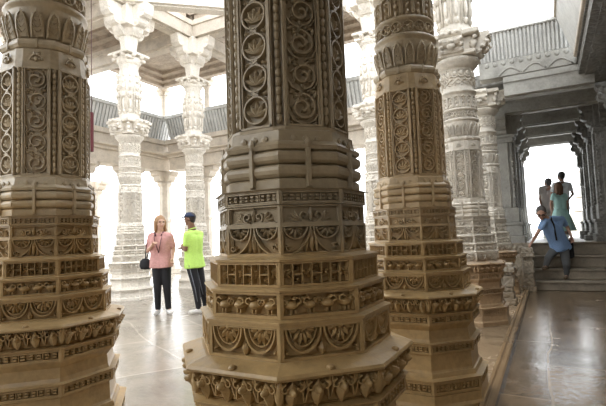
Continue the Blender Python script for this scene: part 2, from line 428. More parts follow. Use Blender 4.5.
def make_column(upper=True):
    root = empty('carved_column', (0,0,0))
    # plinth and pedestal courses
    m = MB(); m.octo([(.515,0),(.515,.05),(.50,.07),(.50,.13)]); m.octo([(.47,.13),(.47,.23),(.465,.255),(.46,.27),(.44,.275)])
    m.build('plinth', M_warm, root)
    band('beaded_course', root, .135, .225, .502, .028, f_beads(10), .012)
    m = MB(); m.octo([(.45,.27),(.44,.285),(.435,.39),(.445,.405)]); m.octo([(.44,.465),(.425,.50),(.42,.56),(.45,.595),(.455,.61)])
    m.octo([(.44,.665),(.42,.68),(.43,.683),(.44,.69)])
    m.build('pedestal', M_warm, root)
    band('beaded_course', root, .402, .468, .460, .026, f_beads(9), .008)
    band('beaded_course', root, .605, .672, .465, .03, f_beads(8), .01)
    # overhanging cornice of pendant leaves with its sloped shelf
    m = MB(); m.octo([(.43,.685),(.432,.70),(.45,.755),(.455,.788),(.50,.790),(.507,.800),(.50,.810),(.47,.820),(.425,.832)])
    W = 2*.475*math.sin(PI/8)
    for k in range(8):
        R = Rel(); f_hang(R, W, .105, .036, k); stamp(m, R, k, .438*C22, .738, -.24)
        c, s = math.cos(k*PI/4+PI/8), math.sin(k*PI/4+PI/8)
        m.sph((.468*c, .468*s, .748), (.018,.018,.045), 8, 6)
        R = Rel()
        for q in range(5): R.rib([(-W*.36+q*W*.18, 0), (-W*.36+q*W*.18, .03)], W*.05, .008)
        c2, s2 = math.cos(k*PI/4), math.sin(k*PI/4)
        m.sph((.448*c2, .448*s2, .818), (.016,.016,.010), 8, 5)
    m.build('leaf_cornice', M_warm, root)
    band('fan_frieze', root, .830, .958, .412, .034, f_fans(-1), .014, lipR=.420)
    band('animal_frieze', root, .975, 1.068, .392, .036, f_ducks, .014, lipR=.400)
    band('lattice_frieze', root, 1.085, 1.175, .370, .034, f_lattice, .016, lipR=.378)
    band('fan_frieze', root, 1.195, 1.315, .326, .030, f_quad, 0)
    band('leaf_frieze', root, 1.315, 1.388, .322, .020, f_small, 0)
    band('beaded_course', root, 1.390, 1.445, .330, .022, f_beads(9), .006)
    # roll mouldings with clasps
    m = MB(); m.octo([(.31,1.445),(.308,1.485),(.30,1.492)])
    for zc in (1.522, 1.577):
        m.octo([(.285,zc-.03),(.305,zc-.025),(.316,zc-.015),(.319,zc),(.316,zc+.013),(.305,zc+.021),(.285,zc+.025)])
    m.octo([(.29,1.60),(.312,1.605),(.318,1.62),(.305,1.632),(.292,1.64),(.288,1.66),(.285,1.682),(.27,1.69)])
    for k in range(8):
        R = Rel(); R.block(-.012, -.085, .012, .07, .016, .2); R.leaf(0, .07, PI/2, .04, .03, .014); stamp(m, R, k, .315*C22-.006, 1.54)
        R = Rel(); 
        for d in (-1,0,1): R.leaf(d*.05, 0, PI/2, .03, .03, .01)
        stamp(m, R, k, .29*C22, 1.635)
    m.build('roll_moulding', M_warm, root)
    # shaft with cut corners
    A, rs, half = cham(.278, .058); Ai, ri, hi = cham(.25, .058)
    m = MB(); m.lathe([(.278,1.685),(.279,1.70)], angs=A, rs=rs, smooth=False)
    m.lathe([(.250,1.70),(.248,2.38)], angs=A, rs=rs, smooth=False)
    m.lathe([(.276,2.375),(.272,2.40),(.262,2.50),(.25,2.515)], angs=A, rs=rs, smooth=False)
    for k in range(8):
        R = Rel(); H = .68
        for d in (-1,1): R.block(d*half*.93-.006, -H/2, d*half*.93+.006, H/2, .030, .1); R.block(d*half*.80-.004, -H/2, d*half*.80+.004, H/2, .024, .1)
        R.block(-half, H/2-.012, half, H/2+.004, .03, .1); R.block(-half, -H/2, half, -H/2+.01, .03, .1)
        stamp(m, R, k, .251*C22*.995, 2.04)
        # kirtimukha face over each panel
        R = Rel(); R.arc(0, 0, .033, 0, PI, .012, .014, 10); R.dome(0, .006, .016, .018, 8)
        for d in (-1,1): R.leaf(d*.004, .03, PI/2-d*.5, .028, .014, .014); R.dome(d*.019, .006, .008, .014, 6)
        stamp(m, R, k, .272*C22, 2.425)
        # leaf strings on the cut corners
        t = k*PI/4+PI/8; c, s = math.cos(t), math.sin(t); rr = .262*.975
        for q in range(18):
            z = 1.715+q*.0375
            m.sph((rr*c, rr*s, z+.018), (.013,.013,.021), 6, 5)
        for d in (-1,1):
            bx = Rel(); bx.block(d*.024-.004, -.34, d*.024+.004, .34, .014, .1)
            for u, v, w in bx.m.v: m.v.append(((rr+w-.006)*c-u*s, (rr+w-.006)*s+u*c, 2.04+v))
            n0 = len(m.v)-len(bx.m.v); m.f += [tuple(i+n0 for i in f) for f in bx.m.f]; m.sm += bx.m.sm
    m.build('shaft', M_warm, root)
    for k in range(8):
        m = MB(); R = Rel(); vine(R, half*1.54, .655, .027, (0,1,0,1,0,1,0,1)[k]); stamp(m, R, k, .251*C22*.992, 2.04)
        m.build('scroll_panel', M_warm, root)
    # neck ring and lotus collar
    m = MB(); m.octo([(.24,2.505),(.262,2.512),(.274,2.53),(.274,2.548),(.262,2.565),(.235,2.572)])
    for k in range(8):
        R = Rel(); R.block(-.009,-.033,.009,.03,.016,.2); stamp(m, R, k, .270*C22-.008, 2.54)
    m.build('neck_ring', M_warm, root)
    m = MB(); m.lathe([(.195,2.57),(.198,2.59),(.215,2.65),(.228,2.72),(.235,2.765),(.235,2.775),(.235,2.79),(.25,2.80),(.256,2.815),(.248,2.83),(.23,2.84)], 32)
    lotus(m, 2.580, 2.76, .208, .243, 16, .02)
    m.build('lotus_collar', M_warm, root)
    # upper drum: round, three carved bands
    m = MB(); m.lathe([(.218,2.835),(.218,2.94),(.240,2.945),(.246,2.96),(.235,2.975),(.218,2.985),(.218,3.19),(.24,3.20),(.246,3.22),(.235,3.235),(.218,3.25),(.218,3.55),(.24,3.56),(.275,3.60),(.30,3.635),(.315,3.655),(.315,3.675),(.30,3.69),(.26,3.70)], 40)
    def rr(R, n, k, a, z):
        t = 2*PI*k/n; c, s = math.cos(t), math.sin(t); n0 = len(m.v)
        for u, v, w in R.m.v:
            al = u/a; m.v.append(((a+w)*math.cos(t+al), (a+w)*math.sin(t+al), z+v))
        m.f.extend([tuple(i+n0 for i in f) for f in R.m.f]); m.sm.extend(R.m.sm)
    for k in range(16):
        R = Rel(); flower(R, 0, 0, .034, .024); R.ring(0,0,.040,.008,.024,14); rr(R, 16, k, .217, 2.888)
        R = Rel(); R.arc(0, .03, .034, 0, PI, .012, .024, 8); R.block(-.042,-.09,-.03,.03,.024); R.block(.03,-.09,.042,.03,.024)
        R.dome(0,.02,.012,.026,8); R.dome(0,-.02,.017,.026,8,1,1.5); R.leaf(0,-.05,-PI/2,.05,.03,.024); rr(R, 16, k, .217, 3.08)
        R = Rel(); R.leaf(0,.10,-PI/2,.07,.05,.024); R.arc(0,.05,.045,PI,2*PI,.012,.024,8); R.arc(0,.0,.045,PI,2*PI,.010,.024,8)
        R.rib([(-.046,-.09),(0,-.05),(.046,-.09)],.014,.024); R.dome(0,-.1,.014,.022,8); R.dome(.046,.11,.012,.022,6); rr(R, 16, k, .217, 3.41)
    m.build('drum', M_warm, root)
    # bracket capital
    m = MB(); m.bbox((-.30,-.30,3.70),(.30,.30,3.76)); m.bbox((-.26,-.26,3.76),(.26,.26,4.02))
    m.bbox((-.36,-.36,3.955),(.36,.36,4.03))
    m.build('capital', M_warm, root)
    prof = [(.15,3.72),(.30,3.72),(.345,3.735),(.36,3.77),(.345,3.80),(.37,3.81),(.415,3.825),(.445,3.86),(.45,3.90),(.42,3.925),(.45,3.94),(.47,3.96),(.47,4.02),(.15,4.02)]
    for k in range(4):
        b = MB(); b.prism(prof, 'y', -.15, .15)
        for q in range(3):
            for d in (-1,1): b.sph((.33+.05*q, d*(.13-.0*q), 3.765+.055*q), (.045,.035,.032), 8, 6)
        b.sph((.40,0,3.80), (.055,.06,.045), 10, 6); b.sph((.43,0,3.86), (.04,.045,.035), 8, 6)
        for d in (-1,1): b.sph((.455, d*.09, 3.975), (.03,.045,.03), 8, 6); b.sph((.455, 0, 3.975), (.032,.03,.032), 8, 6)
        # small lion-like figures between the arms
        b.sph((.27,.27,3.83), (.05,.05,.07), 8, 6); b.sph((.30,.30,3.91), (.035,.035,.035), 8, 6)
        o = MB(); o.merge(b, Matrix.Rotation(k*PI/2, 4, 'Z')); fixn(o.build('bracket', M_warm, root))
    if upper: add_upper(root)
    return root
def add_upper(root):
    m = MB()
    m.lathe([(.25,4.02),(.27,4.04),(.27,4.10),(.23,4.13),(.215,4.2),(.21,4.3),(.225,4.5),(.25,4.75),(.255,4.95),(.225,5.15),(.20,5.28),(.22,5.31),(.22,5.36)], 24)
    for k in range(10):                            # standing figures around the shaft
        t = 2*PI*k/10; c, s = math.cos(t), math.sin(t)
        for a, z, r in ((.265,4.93,(.035,.035,.045)),(.26,4.80,(.045,.045,.085)),(.25,4.62,(.05,.05,.08)),(.235,4.42,(.03,.03,.13)),(.22,4.24,(.04,.04,.05)),(.24,5.08,(.03,.03,.04))):
            m.sph((a*c,a*s,z), r, 8, 6)
        t2 = t+PI/10; m.tube([(.225*math.cos(t2),.225*math.sin(t2),4.2),(.25*math.cos(t2+.05),.25*math.sin(t2+.05),4.6),(.255*math.cos(t2-.05),.255*math.sin(t2-.05),5.0)], .016, 5)
    m.build('upper_shaft', M_warm, root)
    m = MB(); m.lathe([(.21,5.34),(.24,5.37),(.27,5.42),(.27,5.45),(.22,5.47)], 24)
    m.bbox((-.27,-.27,5.45),(.27,.27,5.52)); m.bbox((-.33,-.33,5.56),(.33,.33,5.62)); m.bbox((-.22,-.22,5.5),(.22,.22,5.58))
    for k in range(8):
        t = PI/4*k+PI/8; m.sph((.30*math.cos(t),.30*math.sin(t),5.54), (.06,.06,.06), 8, 6)
    m.lathe([(.17,5.62),(.175,5.66),(.19,5.8),(.22,6.0),(.26,6.15),(.30,6.22)], 8, PI/8, smooth=False)
    m.bbox((-.34,-.34,6.2),(.34,.34,6.3)); m.bbox((-.3,-.3,6.3),(.3,.3,6.68))
    m.build('upper_capital', M_warm, root)
    prof = [(.1,6.0),(.26,6.02),(.33,6.10),(.36,6.2),(.45,6.22),(.50,6.27),(.52,6.36),(.60,6.38),(.66,6.44),(.68,6.54),(.70,6.68),(.1,6.68)]
    for k in range(4):
        b = MB(); b.prism(prof, 'y', -.13, .13)
        for d in (-1,1):
            for q in range(4): b.sph((.30+.11*q, d*.12, 6.16+.12*q), (.05,.03,.05), 8, 6)
        o = MB(); o.merge(b, Matrix.Rotation(k*PI/2, 4, 'Z')); fixn(o.build('upper_bracket', M_warm, root))
# ------------------------------------------------------------------ people
def remesh(o, vox, smooth=2):
    r = o.modifiers.new('r', 'REMESH'); r.mode = 'VOXEL'; r.voxel_size = vox; r.use_smooth_shade = True
    if smooth:
        s = o.modifiers.new('s', 'SMOOTH'); s.iterations = smooth; s.factor = .5
    return o
SKIN = plain('light_skin', (.62,.38,.28), .5); SKINB = plain('brown_skin', (.25,.13,.08), .5); SKINR = plain('tanned_skin', (.42,.24,.17), .5)
def hand(m, w, d, curl, fd, sc=1.0):
    """palm, four unequal bent fingers and a side thumb; w wrist, d pointing direction, curl bend direction"""
    w = Vector(w); d = Vector(d).normalized(); cu = Vector(curl); cu = (cu-d*cu.dot(d)).normalized(); sd = d.cross(cu)*fd
    m.capsule(w, w+d*.03*sc, .022*sc, .026*sc, 10)
    for k in range(4): m.capsule(w+d*.03*sc+sd*(k-1.5)*.012*sc, w+d*.085*sc+sd*(k-1.5)*.018*sc, .014*sc, .011*sc, 8)
    for k, L in enumerate((.85,1,.93,.72)):
        a = w+d*.085*sc+sd*(k-1.5)*.019*sc; b = a+(d*.85+cu*.5)*.036*L*sc; c = b+(d*.35+cu*.9)*.032*L*sc
        m.capsule(a, b, .0095*sc, .0088*sc, 8); m.capsule(b, c, .0088*sc, .0075*sc, 8)
    a = w+d*.025*sc-sd*.022*sc; b = a+(d*.6-sd*.7+cu*.2)*.035*sc; c = b+(d*.9-sd*.1+cu*.35)*.03*sc
    m.capsule(a, b, .0125*sc, .010*sc, 8); m.capsule(b, c, .010*sc, .008*sc, 8)
def person(key, label, skin, face, shirt, trous, hair, hairkind, pitch=0, shirtlen=1, sleeves=.62, build=1.0, legbuild=1.0, skirt=None, shoes=None, handdir=None, group=None, hs=1.0):
    base, J0 = J[key]; J1 = {k: Vector(v) for k, v in J0.items()}
    root = empty('person', base); tag(root, label, 'person', group)
    F = Vector((face[0], face[1], 0)).normalized(); U = Vector((0,0,1)); 
    b = build
    # the axis across the shoulders gives the trunk its flattening
    S = (J1['shB']-J1['shA']); S.z = 0; S.normalize()
    def trunk(m, e):
        ch, wa, pe = J1['chest'], J1['waist'], J1['pelvis']; sh = (J1['shA']+J1['shB'])/2
        eb = e if e > 0 else e-.012
        for d, A in ((-1,'shA'), (1,'shB')):
            s_ = J1[A]; m.capsule(s_, ch+S*d*.055*b-U*.02, .052+e, .095*b+e, 12); m.capsule(s_, sh+U*.03, .05+e, .055+e, 12)
            m.capsule(ch+S*d*.06*b, wa+S*d*.055*b, .10*b+e, .095*b+e, 12)
            m.capsule(wa+S*d*.055*b, pe+S*d*.055, .095*b+e, .092*b**.5+eb, 12)
    def head(m):
        h = J1['head']; M = Matrix((( -F.y*-1, F.x, 0), (0,0,0), (0,0,1)))
        f = (F*math.cos(pitch)-U*math.sin(pitch)); up = (U*math.cos(pitch)+F*math.sin(pitch)); rt = f.cross(up)
        R3 = Matrix((rt, f, up)).transposed(); rt, f, up, R3 = rt*hs, f*hs, up*hs, R3*hs; global HR; HR = (h, rt, f, up, R3)
        m.sph(h+up*.022-f*.012, (.073,.090,.088), 16, 12, R3)
        m.sph(h-up*.038+f*.022, (.052,.058,.066), 14, 10, R3)
        m.sph(h-up*.088+f*.048, (.024,.022,.02), 10, 8, R3)
        m.capsule(h+up*.012+f*.082, h-up*.022+f*.103, .008, .013, 8)
        for d in (-1,1):
            m.sph(h+rt*d*.074-up*.006-f*.005, (.010,.018,.030), 8, 8, R3); m.sph(h+rt*d*.036-up*.03+f*.052, (.022,.022,.022), 8, 6, R3)
            m.capsule(h+rt*d*.012+up*.030+f*.080, h+rt*d*.044+up*.030+f*.066, .008, .007, 8)
        m.capsule(h-rt*.018-up*.050+f*.078, h+rt*.018-up*.050+f*.078, .008, .008, 8)
        m.capsule(h-up*.06-f*.02, J1['neck']-U*.05, .056, .072, 12)
    m = MB(); trunk(m, -.006); head(m)
    for A in 'AB':
        sh, el, wr = J1['sh'+A], J1['el'+A], J1['wr'+A]
        m.capsule(sh, el, .046*b**.5, .036, 12); m.capsule(el, wr, .038, .025, 12)
        d = (wr-el).normalized(); hd = (handdir or {}).get(A)
        hand(m, wr+d*.012, hd or d, F-U*.4 if not hd else -U+F*.2, 1 if A == 'A' else -1, 1.0)
        hi, kn, an, to = J1['hi'+A], J1['kn'+A], J1['an'+A], J1['to'+A]
        m.capsule(hi, kn, .080*legbuild, .052*legbuild, 12); m.capsule(kn, an, .050*legbuild, .034, 12)
        m.capsule(an-U*.03, an.lerp(to,.25)-U*.01, .034, .028, 10)
    remesh(fixn(m.build('body', skin, root)), .0075, 3)
    h, rt, f, up, R3 = HR
    EY = plain('eye_dark', (.03,.02,.02), .2)
    for d in (-1,1): e = MB(); e.sph(h+rt*d*.030+up*.010+f*.073, (.014,.010,.008), 8, 6, R3); e.build('eye', EY, root)
    e = MB(); e.tube([h-rt*.022-up*.049+f*.083, h-up*.053+f*.088, h+rt*.022-up*.049+f*.083], [.003,.006,.003], 6)
    e.build('mouth', plain('lips', (.45,.14,.13), .5), root)
    # shirt
    if shirt:
        m = MB(); trunk(m, .014)
        for A in 'AB':
            sh, el = J1['sh'+A], J1['el'+A]; m.capsule(sh, sh.lerp(el, sleeves), .064*b**.5, .058, 14)
        pe, wa = J1['pelvis'], J1['waist']
        if shirtlen:
            for d in (-1,0,1):
                a_ = wa+S*d*.06*b+U*.02; z_ = pe+S*d*.066*b**1.5-(wa-pe).normalized()*.08; m.tube([a_, a_.lerp(z_,.5), z_], [.09*b+.012, .098*b**.8+.018, .106*b**.6+.024], 16)
        o = remesh(fixn(m.build('shirt', shirt, root)), .012, 3)
        c = MB(); n = J1['neck']-U*.035; c.tube([n+Vector((math.cos(a)*.068, math.sin(a)*.068, -.02*math.cos(a-math.atan2(F.y,F.x)))) for a in [2*PI*i/16 for i in range(17)]], .010, 6)
        c.build('collar', shirt, root)
    if trous:
        m = MB(); pe = J1['pelvis']
        m.capsule(pe-S*.055, pe+S*.055, .104*b**.5, .104*b**.5, 14)
        for A in 'AB':
            hi, kn, an = J1['hi'+A], J1['kn'+A], J1['an'+A]
            m.capsule(hi, kn, .092*legbuild, .066*legbuild, 14); m.capsule(kn, an+U*.02, .066*legbuild, .050*legbuild**.8, 14)
        remesh(fixn(m.build('trousers', trous, root)), .012, 3)
    if skirt:
        m = MB(); pe, wa = J1['pelvis'], J1['waist']; r = random.Random(3)
        rings = []
        n = 40; zt, zb = wa.z-.0, pe.z-.46; vs = []; fs = []
        K = 8
        for k in range(K+1):
            t = k/K; c = wa.lerp(pe, min(1, t*1.5)); R0 = .145+.17*t**.8
            for i in range(n):
                a = 2*PI*i/n; R_ = R0*(1+(.07*t)*math.sin(a*9+.6*math.sin(3*a)))
                vs.append((c.x+S.x*math.cos(a)*R_*1.1+(-S.y)*math.sin(a)*R_*.8, c.y+S.y*math.cos(a)*R_*1.1+S.x*math.sin(a)*R_*.8, zt+(zb-zt)*t))
        for k in range(K):
            for i in range(n): j = (i+1) % n; fs.append((k*n+i, (k+1)*n+i, (k+1)*n+j, k*n+j))
        m.add(vs, fs, True); o = m.build('skirt', skirt, root); s = o.modifiers.new('s','SOLIDIFY'); s.thickness = .006
    # feet
    for A in 'AB':
        m = MB(); an, to = J1['an'+A], J1['to'+A]; d = to-an; d.z = 0; d = d.normalized()*.15
        q = Vector((an.x, an.y, to.z))
        m.capsule(an+U*.02, q-d*.15+U*.012, .045, .043, 12); m.capsule(q-d*.15+U*.01, q+d*.95+U*.006, .042, .037, 12)
        remesh(fixn(m.build('sock' if key in ('woman','man') else 'shoe', shoes, root)), .009, 2)
    # hair / headwear
    m = MB()
    if hairkind == 'long':
        m.sph(h+up*.034-f*.024, (.088,.098,.092), 16, 12, R3)
        for d in (-1,1):
            m.capsule(h+rt*d*.070+up*.03-f*.01, h+rt*d*.080-up*.12-f*.01, .034, .026, 10); m.capsule(h+rt*d*.05-f*.06+up*.0, h+rt*d*.055-f*.055-up*.15, .045, .03, 10)
        m.capsule(h-f*.06, h-f*.07-up*.16, .055, .04, 10)
        remesh(fixn(m.build('hair', hair, root)), .010, 1)
    else:
        m.sph(h+up*.036-f*.024, (.080,.092,.084), 16, 12, R3); m.sph(h-f*.05-up*.01, (.066,.052,.07), 12, 8, R3)
        remesh(fixn(m.build('hair', hair, root)), .009, 1)
    return root, J1, HR, F, S
# joints in metres from each person's own standing point
J = {
 'woman': ([-5.962, 5.887, 0.0], {'head': [0.089, -0.126, 1.576], 'neck': [0.048, -0.101, 1.419], 'chest': [0.049, -0.1, 1.264], 'waist': [0.033, -0.077, 1.023], 'pelvis': [0.039, -0.074, 0.885], 'shA': [-0.083, -0.165, 1.347], 'elA': [-0.153, -0.194, 1.1], 'wrA': [0.107, -0.314, 1.21], 'shB': [0.213, -0.04, 1.335], 'elB': [0.223, 0.039, 1.117], 'wrB': [0.292, -0.059, 0.968], 'hiA': [-0.009, -0.12, 0.854], 'knA': [0.003, -0.128, 0.463], 'anA': [-0.069, -0.054, 0.085], 'toA': [0.004, -0.204, 0.035], 'hiB': [0.127, -0.047, 0.848], 'knB': [0.131, -0.036, 0.455], 'anB': [0.069, 0.054, 0.085], 'toB': [0.236, -0.035, 0.035]}),
 'man': ([-5.366, 6.212, 0.0], {'head': [-0.061, -0.216, 1.623], 'neck': [-0.046, -0.174, 1.485], 'chest': [-0.043, -0.145, 1.277], 'waist': [-0.06, -0.133, 1.019], 'pelvis': [-0.055, -0.118, 0.863], 'shA': [-0.033, -0.316, 1.349], 'elA': [-0.057, -0.332, 1.105], 'wrA': [-0.275, -0.181, 1.172], 'shB': [-0.013, -0.01, 1.352], 'elB': [-0.198, 0.115, 1.115], 'wrB': [-0.292, -0.115, 1.1], 'hiA': [-0.055, -0.207, 0.835], 'knA': [0.015, -0.172, 0.443], 'anA': [0.013, -0.107, 0.085], 'toA': [-0.07, -0.226, 0.035], 'hiB': [-0.052, -0.034, 0.823], 'knB': [0.004, 0.006, 0.422], 'anB': [-0.013, 0.107, 0.085], 'toB': [-0.09, 0.036, 0.035]}),
 'stairman': ([0.091, 10.548, 0.0], {'head': [-0.194, -0.396, 1.538], 'neck': [-0.099, -0.19, 1.448], 'chest': [-0.023, -0.055, 1.254], 'waist': [0.051, 0.061, 1.008], 'pelvis': [0.096, 0.12, 0.863], 'shA': [-0.148, -0.301, 1.369], 'elA': [-0.284, -0.413, 1.147], 'wrA': [-0.385, -0.34, 0.98], 'shB': [0.16, 0.179, 1.4], 'elB': [0.258, 0.267, 1.232], 'wrB': [0.305, 0.193, 1.058], 'hiA': [0.021, 0.083, 0.826], 'knA': [-0.125, -0.117, 0.647], 'anA': [-0.175, -0.133, 0.485], 'toA': [-0.255, -0.332, 0.435], 'hiB': [0.155, 0.132, 0.821], 'knB': [0.184, 0.059, 0.504], 'anB': [0.175, 0.133, 0.275], 'toB': [0.123, -0.097, 0.225]}),
 'whiteshirt': ([0.363, 14.88, 0.92], {'head': [0.05, -0.111, 1.743], 'neck': [0.049, -0.101, 1.615], 'chest': [0.05, -0.08, 1.361], 'waist': [0.028, -0.065, 1.022], 'pelvis': [0.018, -0.058, 0.881], 'shA': [-0.126, -0.187, 1.524], 'elA': [-0.234, -0.163, 1.206], 'wrA': [-0.226, -0.081, 0.953], 'shB': [0.235, 0.007, 1.509], 'elB': [0.317, 0.072, 1.237], 'wrB': [0.2, -0.183, 1.089], 'hiA': [-0.058, -0.097, 0.856], 'knA': [-0.086, -0.078, 0.433], 'anA': [-0.1, -0.054, 0.085], 'toA': [-0.138, 0.101, 0.035], 'hiB': [0.116, -0.004, 0.849], 'knB': [0.113, 0.029, 0.425], 'anB': [0.1, 0.054, 0.085], 'toB': [0.114, 0.237, 0.035]}),
 'dresswoman': ([0.332, 14.183, 0.92], {'head': [-0.033, -0.128, 1.385], 'neck': [-0.029, -0.116, 1.264], 'chest': [-0.013, -0.093, 1.074], 'waist': [-0.007, -0.068, 0.804], 'pelvis': [-0.004, -0.055, 0.67], 'shA': [-0.149, -0.173, 1.174], 'elA': [-0.223, -0.138, 0.951], 'wrA': [-0.211, -0.06, 0.762], 'shB': [0.112, -0.033, 1.163], 'elB': [0.17, 0.073, 0.934], 'wrB': [0.148, 0.156, 0.748], 'hiA': [-0.077, -0.092, 0.646], 'knA': [-0.075, -0.065, 0.322], 'anA': [-0.071, -0.038, 0.085], 'toA': [-0.096, 0.089, 0.035], 'hiB': [0.065, -0.016, 0.64], 'knB': [0.08, 0.018, 0.316], 'anB': [0.071, 0.038, 0.085], 'toB': [0.072, 0.179, 0.035]}),
 'greyperson': ([-0.039, 15.114, 0.92], {'head': [0.114, -0.061, 1.611], 'neck': [0.099, -0.06, 1.495], 'chest': [0.059, -0.064, 1.292], 'waist': [0.038, -0.05, 0.973], 'pelvis': [0.029, -0.043, 0.827], 'shA': [-0.071, -0.147, 1.458], 'elA': [-0.118, -0.091, 1.157], 'wrA': [-0.093, -0.229, 0.916], 'shB': [0.211, 0.004, 1.447], 'elB': [0.243, 0.103, 1.142], 'wrB': [0.201, 0.043, 0.908], 'hiA': [-0.025, -0.069, 0.8], 'knA': [-0.035, -0.047, 0.451], 'anA': [-0.058, -0.031, 0.085], 'toA': [-0.088, 0.094, 0.035], 'hiB': [0.104, -0.001, 0.795], 'knB': [0.081, 0.015, 0.446], 'anB': [0.058, 0.031, 0.085], 'toB': [0.067, 0.177, 0.035]}),
}
# ------------------------------------------------------------------ world, camera
sc = bpy.context.scene
B0 = math.radians(28.1); PIT = math.radians(4.06); ROL = math.radians(2.11)
cam = bpy.data.cameras.new('camera'); co = bpy.data.objects.new('camera', cam); col.objects.link(co); sc.camera = co
cam.sensor_width = 36; cam.lens = 456/606*36; cam.clip_end = 400; cam.clip_start = .05
hf = Vector((-math.sin(B0), math.cos(B0), 0)); fw = hf*math.cos(PIT)+Vector((0,0,1))*math.sin(PIT)
up0 = -hf*math.sin(PIT)+Vector((0,0,1))*math.cos(PIT); rt0 = fw.cross(up0)
rt = rt0*math.cos(ROL)-up0*math.sin(ROL); up = rt0*math.sin(ROL)+up0*math.cos(ROL)
M = Matrix((rt, up, -fw)).transposed().to_4x4(); M.translation = Vector((0,0,1.27)); co.matrix_world = M
w = bpy.data.worlds.new('sky'); sc.world = w; w.use_nodes = True
bg = w.node_tree.nodes['Background']; bg.inputs[0].default_value = (.93,.97,1,1); bg.inputs[1].default_value = 4.6
sc.view_settings.view_transform = 'Standard'; sc.view_settings.look = 'None'; sc.view_settings.gamma = 1; sc.view_settings.exposure = 0.0
sun = bpy.data.lights.new('sun', 'SUN'); sun.energy = 1.5; sun.angle = math.radians(4); sun.color = (1,.94,.84)
so = bpy.data.objects.new('sun', sun); col.objects.link(so)
so.rotation_euler = Vector((.30,-.42,-1)).to_track_quat('-Z','Y').to_euler()   # from beyond the hall's far left corner, high

def S(name, m, mat): return tag(fixn(m.build(name, mat)), kind='structure')
def T(name, m, mat, label, cat, group=None): return tag(fixn(m.build(name, mat)), label, cat, group)
# ------------------------------------------------------------------ setting
m = MB(); m.box((-26,-6,-.3), (-1.7,26,0)); m.box((-1.7,11.3,-.3),(-.5,26,0)); S('floor', m, M_floor)
m = MB(); m.box((-1.7,-6,-.3), (-.5,11.3,0)); S('floor', m, M_brownfloor)
m = MB(); m.box((-.5,-6,-.3), (2.4,11.6,0)); S('floor', m, M_aisle)
m = MB(); m.box((-1.6,11.325,0), (2.4,19,.92)); S('floor', m, M_land)
m = MB(); m.box((-.3+.0,-6,-.02),(-.301,-6.01,-.01))
m = MB()
m.prism([(-.51,0),(-.51,.045),(-.50,.055),(-.475,.055),(-.465,.04),(-.455,.04),(-.445,.06),(-.42,.06),(-.405,.05),(-.405,0)], 'y', -5.9, 10.05); S('trim_1', m, M_kerb)
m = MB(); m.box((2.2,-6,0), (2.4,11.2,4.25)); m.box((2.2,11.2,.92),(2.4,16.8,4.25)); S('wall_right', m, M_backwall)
m = MB(); m.box((-26,-6.3,0), (2.4,-6,4.2)); S('wall_back_added', m, M_backwall)  # unseen wall added behind the camera, sized to cut light from there
m = MB(); m.box((-3.7,-3.6,4.16), (2.4,3.3,4.4)); S('ceiling', m, M_backwall)  # unseen slab added above the near columns to shade them from the sky
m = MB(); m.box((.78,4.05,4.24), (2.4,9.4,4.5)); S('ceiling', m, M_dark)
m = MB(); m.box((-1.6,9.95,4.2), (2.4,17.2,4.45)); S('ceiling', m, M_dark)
m = MB(); m.box((-8.6,-3,8.2), (-.4,5.0,8.4)); S('ceiling', m, M_ceil)  # unseen roof added over the hall to limit the skylight
# staircase
st = empty('stone_staircase', (0,0,0)); tag(st, 'worn grey stone steps climbing to the bright passage on the right', 'stairs')
for k, (y0, z0, z1) in enumerate(((10.35,0,.19),(10.65,.19,.40),(11.0,.40,.65),(11.3,.65,.92))):
    m = MB(); m.bbox((-.36,y0,z0+.001), (1.6,11.32+.0*k,z1), .012); m.bbox((-.36,y0-.03,z1-.045),(1.6,y0+.02,z1+.001),.01); fixn(m.build('step', M_step, st))
# parapet blocks
def newel(x, y, h, w, label, lean=1):
    r = empty('parapet_post', (x,y,0)); tag(r, label, 'post', None)
    m = MB(); m.bbox((-w*.62,-w*.62,0),(w*.62,w*.62,.10)); m.bbox((-w*.5,-w*.5,.10),(w*.5,w*.5,h*.3)); fixn(m.build('base', M_kerbst, r))
    m = MB(); m.bbox((-w*.42,-w*.42,h*.3),(w*.42,w*.42,h*.42)); m.bbox((-w*.52,-w*.52,h*.42),(w*.52,w*.52,h*.70)); m.bbox((-w*.4,-w*.4,h*.70),(w*.4,w*.4,h*.78))
    for d in (-1,1):
        pass
    fixn(m.build('shaft', M_kerbst, r))
    m = MB(); m.bbox((-w*.6,-w*.6,h*.78),(w*.6,w*.6,h*.90)); m.bbox((-w*.5,-w*.5,h*.90),(w*.5,w*.5,h)); fixn(m.build('cap', M_kerbst, r))
M_kerbst = stone('parapet_stone', (.36,.31,.24), (.27,.21,.14), .3, .2, .35, bump=.5, carve=16)
newel(-.40, 10.2, .86, .2, 'carved grey parapet post at the foot of the steps, under the leaning man\'s hand')
newel(-.67, 8.45, .68, .22, 'low carved block post standing by the kerb, nearer than the post at the steps')
m = MB(); m.bbox((-.50,10.34,0),(-.365,11.2,.74)); m.bbox((-.52,10.34,.74),(-.365,11.2,.80)); m.bbox((-1.6,11.2,0),(-.37,11.32,.93))
T('stair_parapet', m, M_kerbst, 'low stone side wall left of the steps, behind the leaning man\'s hand', 'parapet')

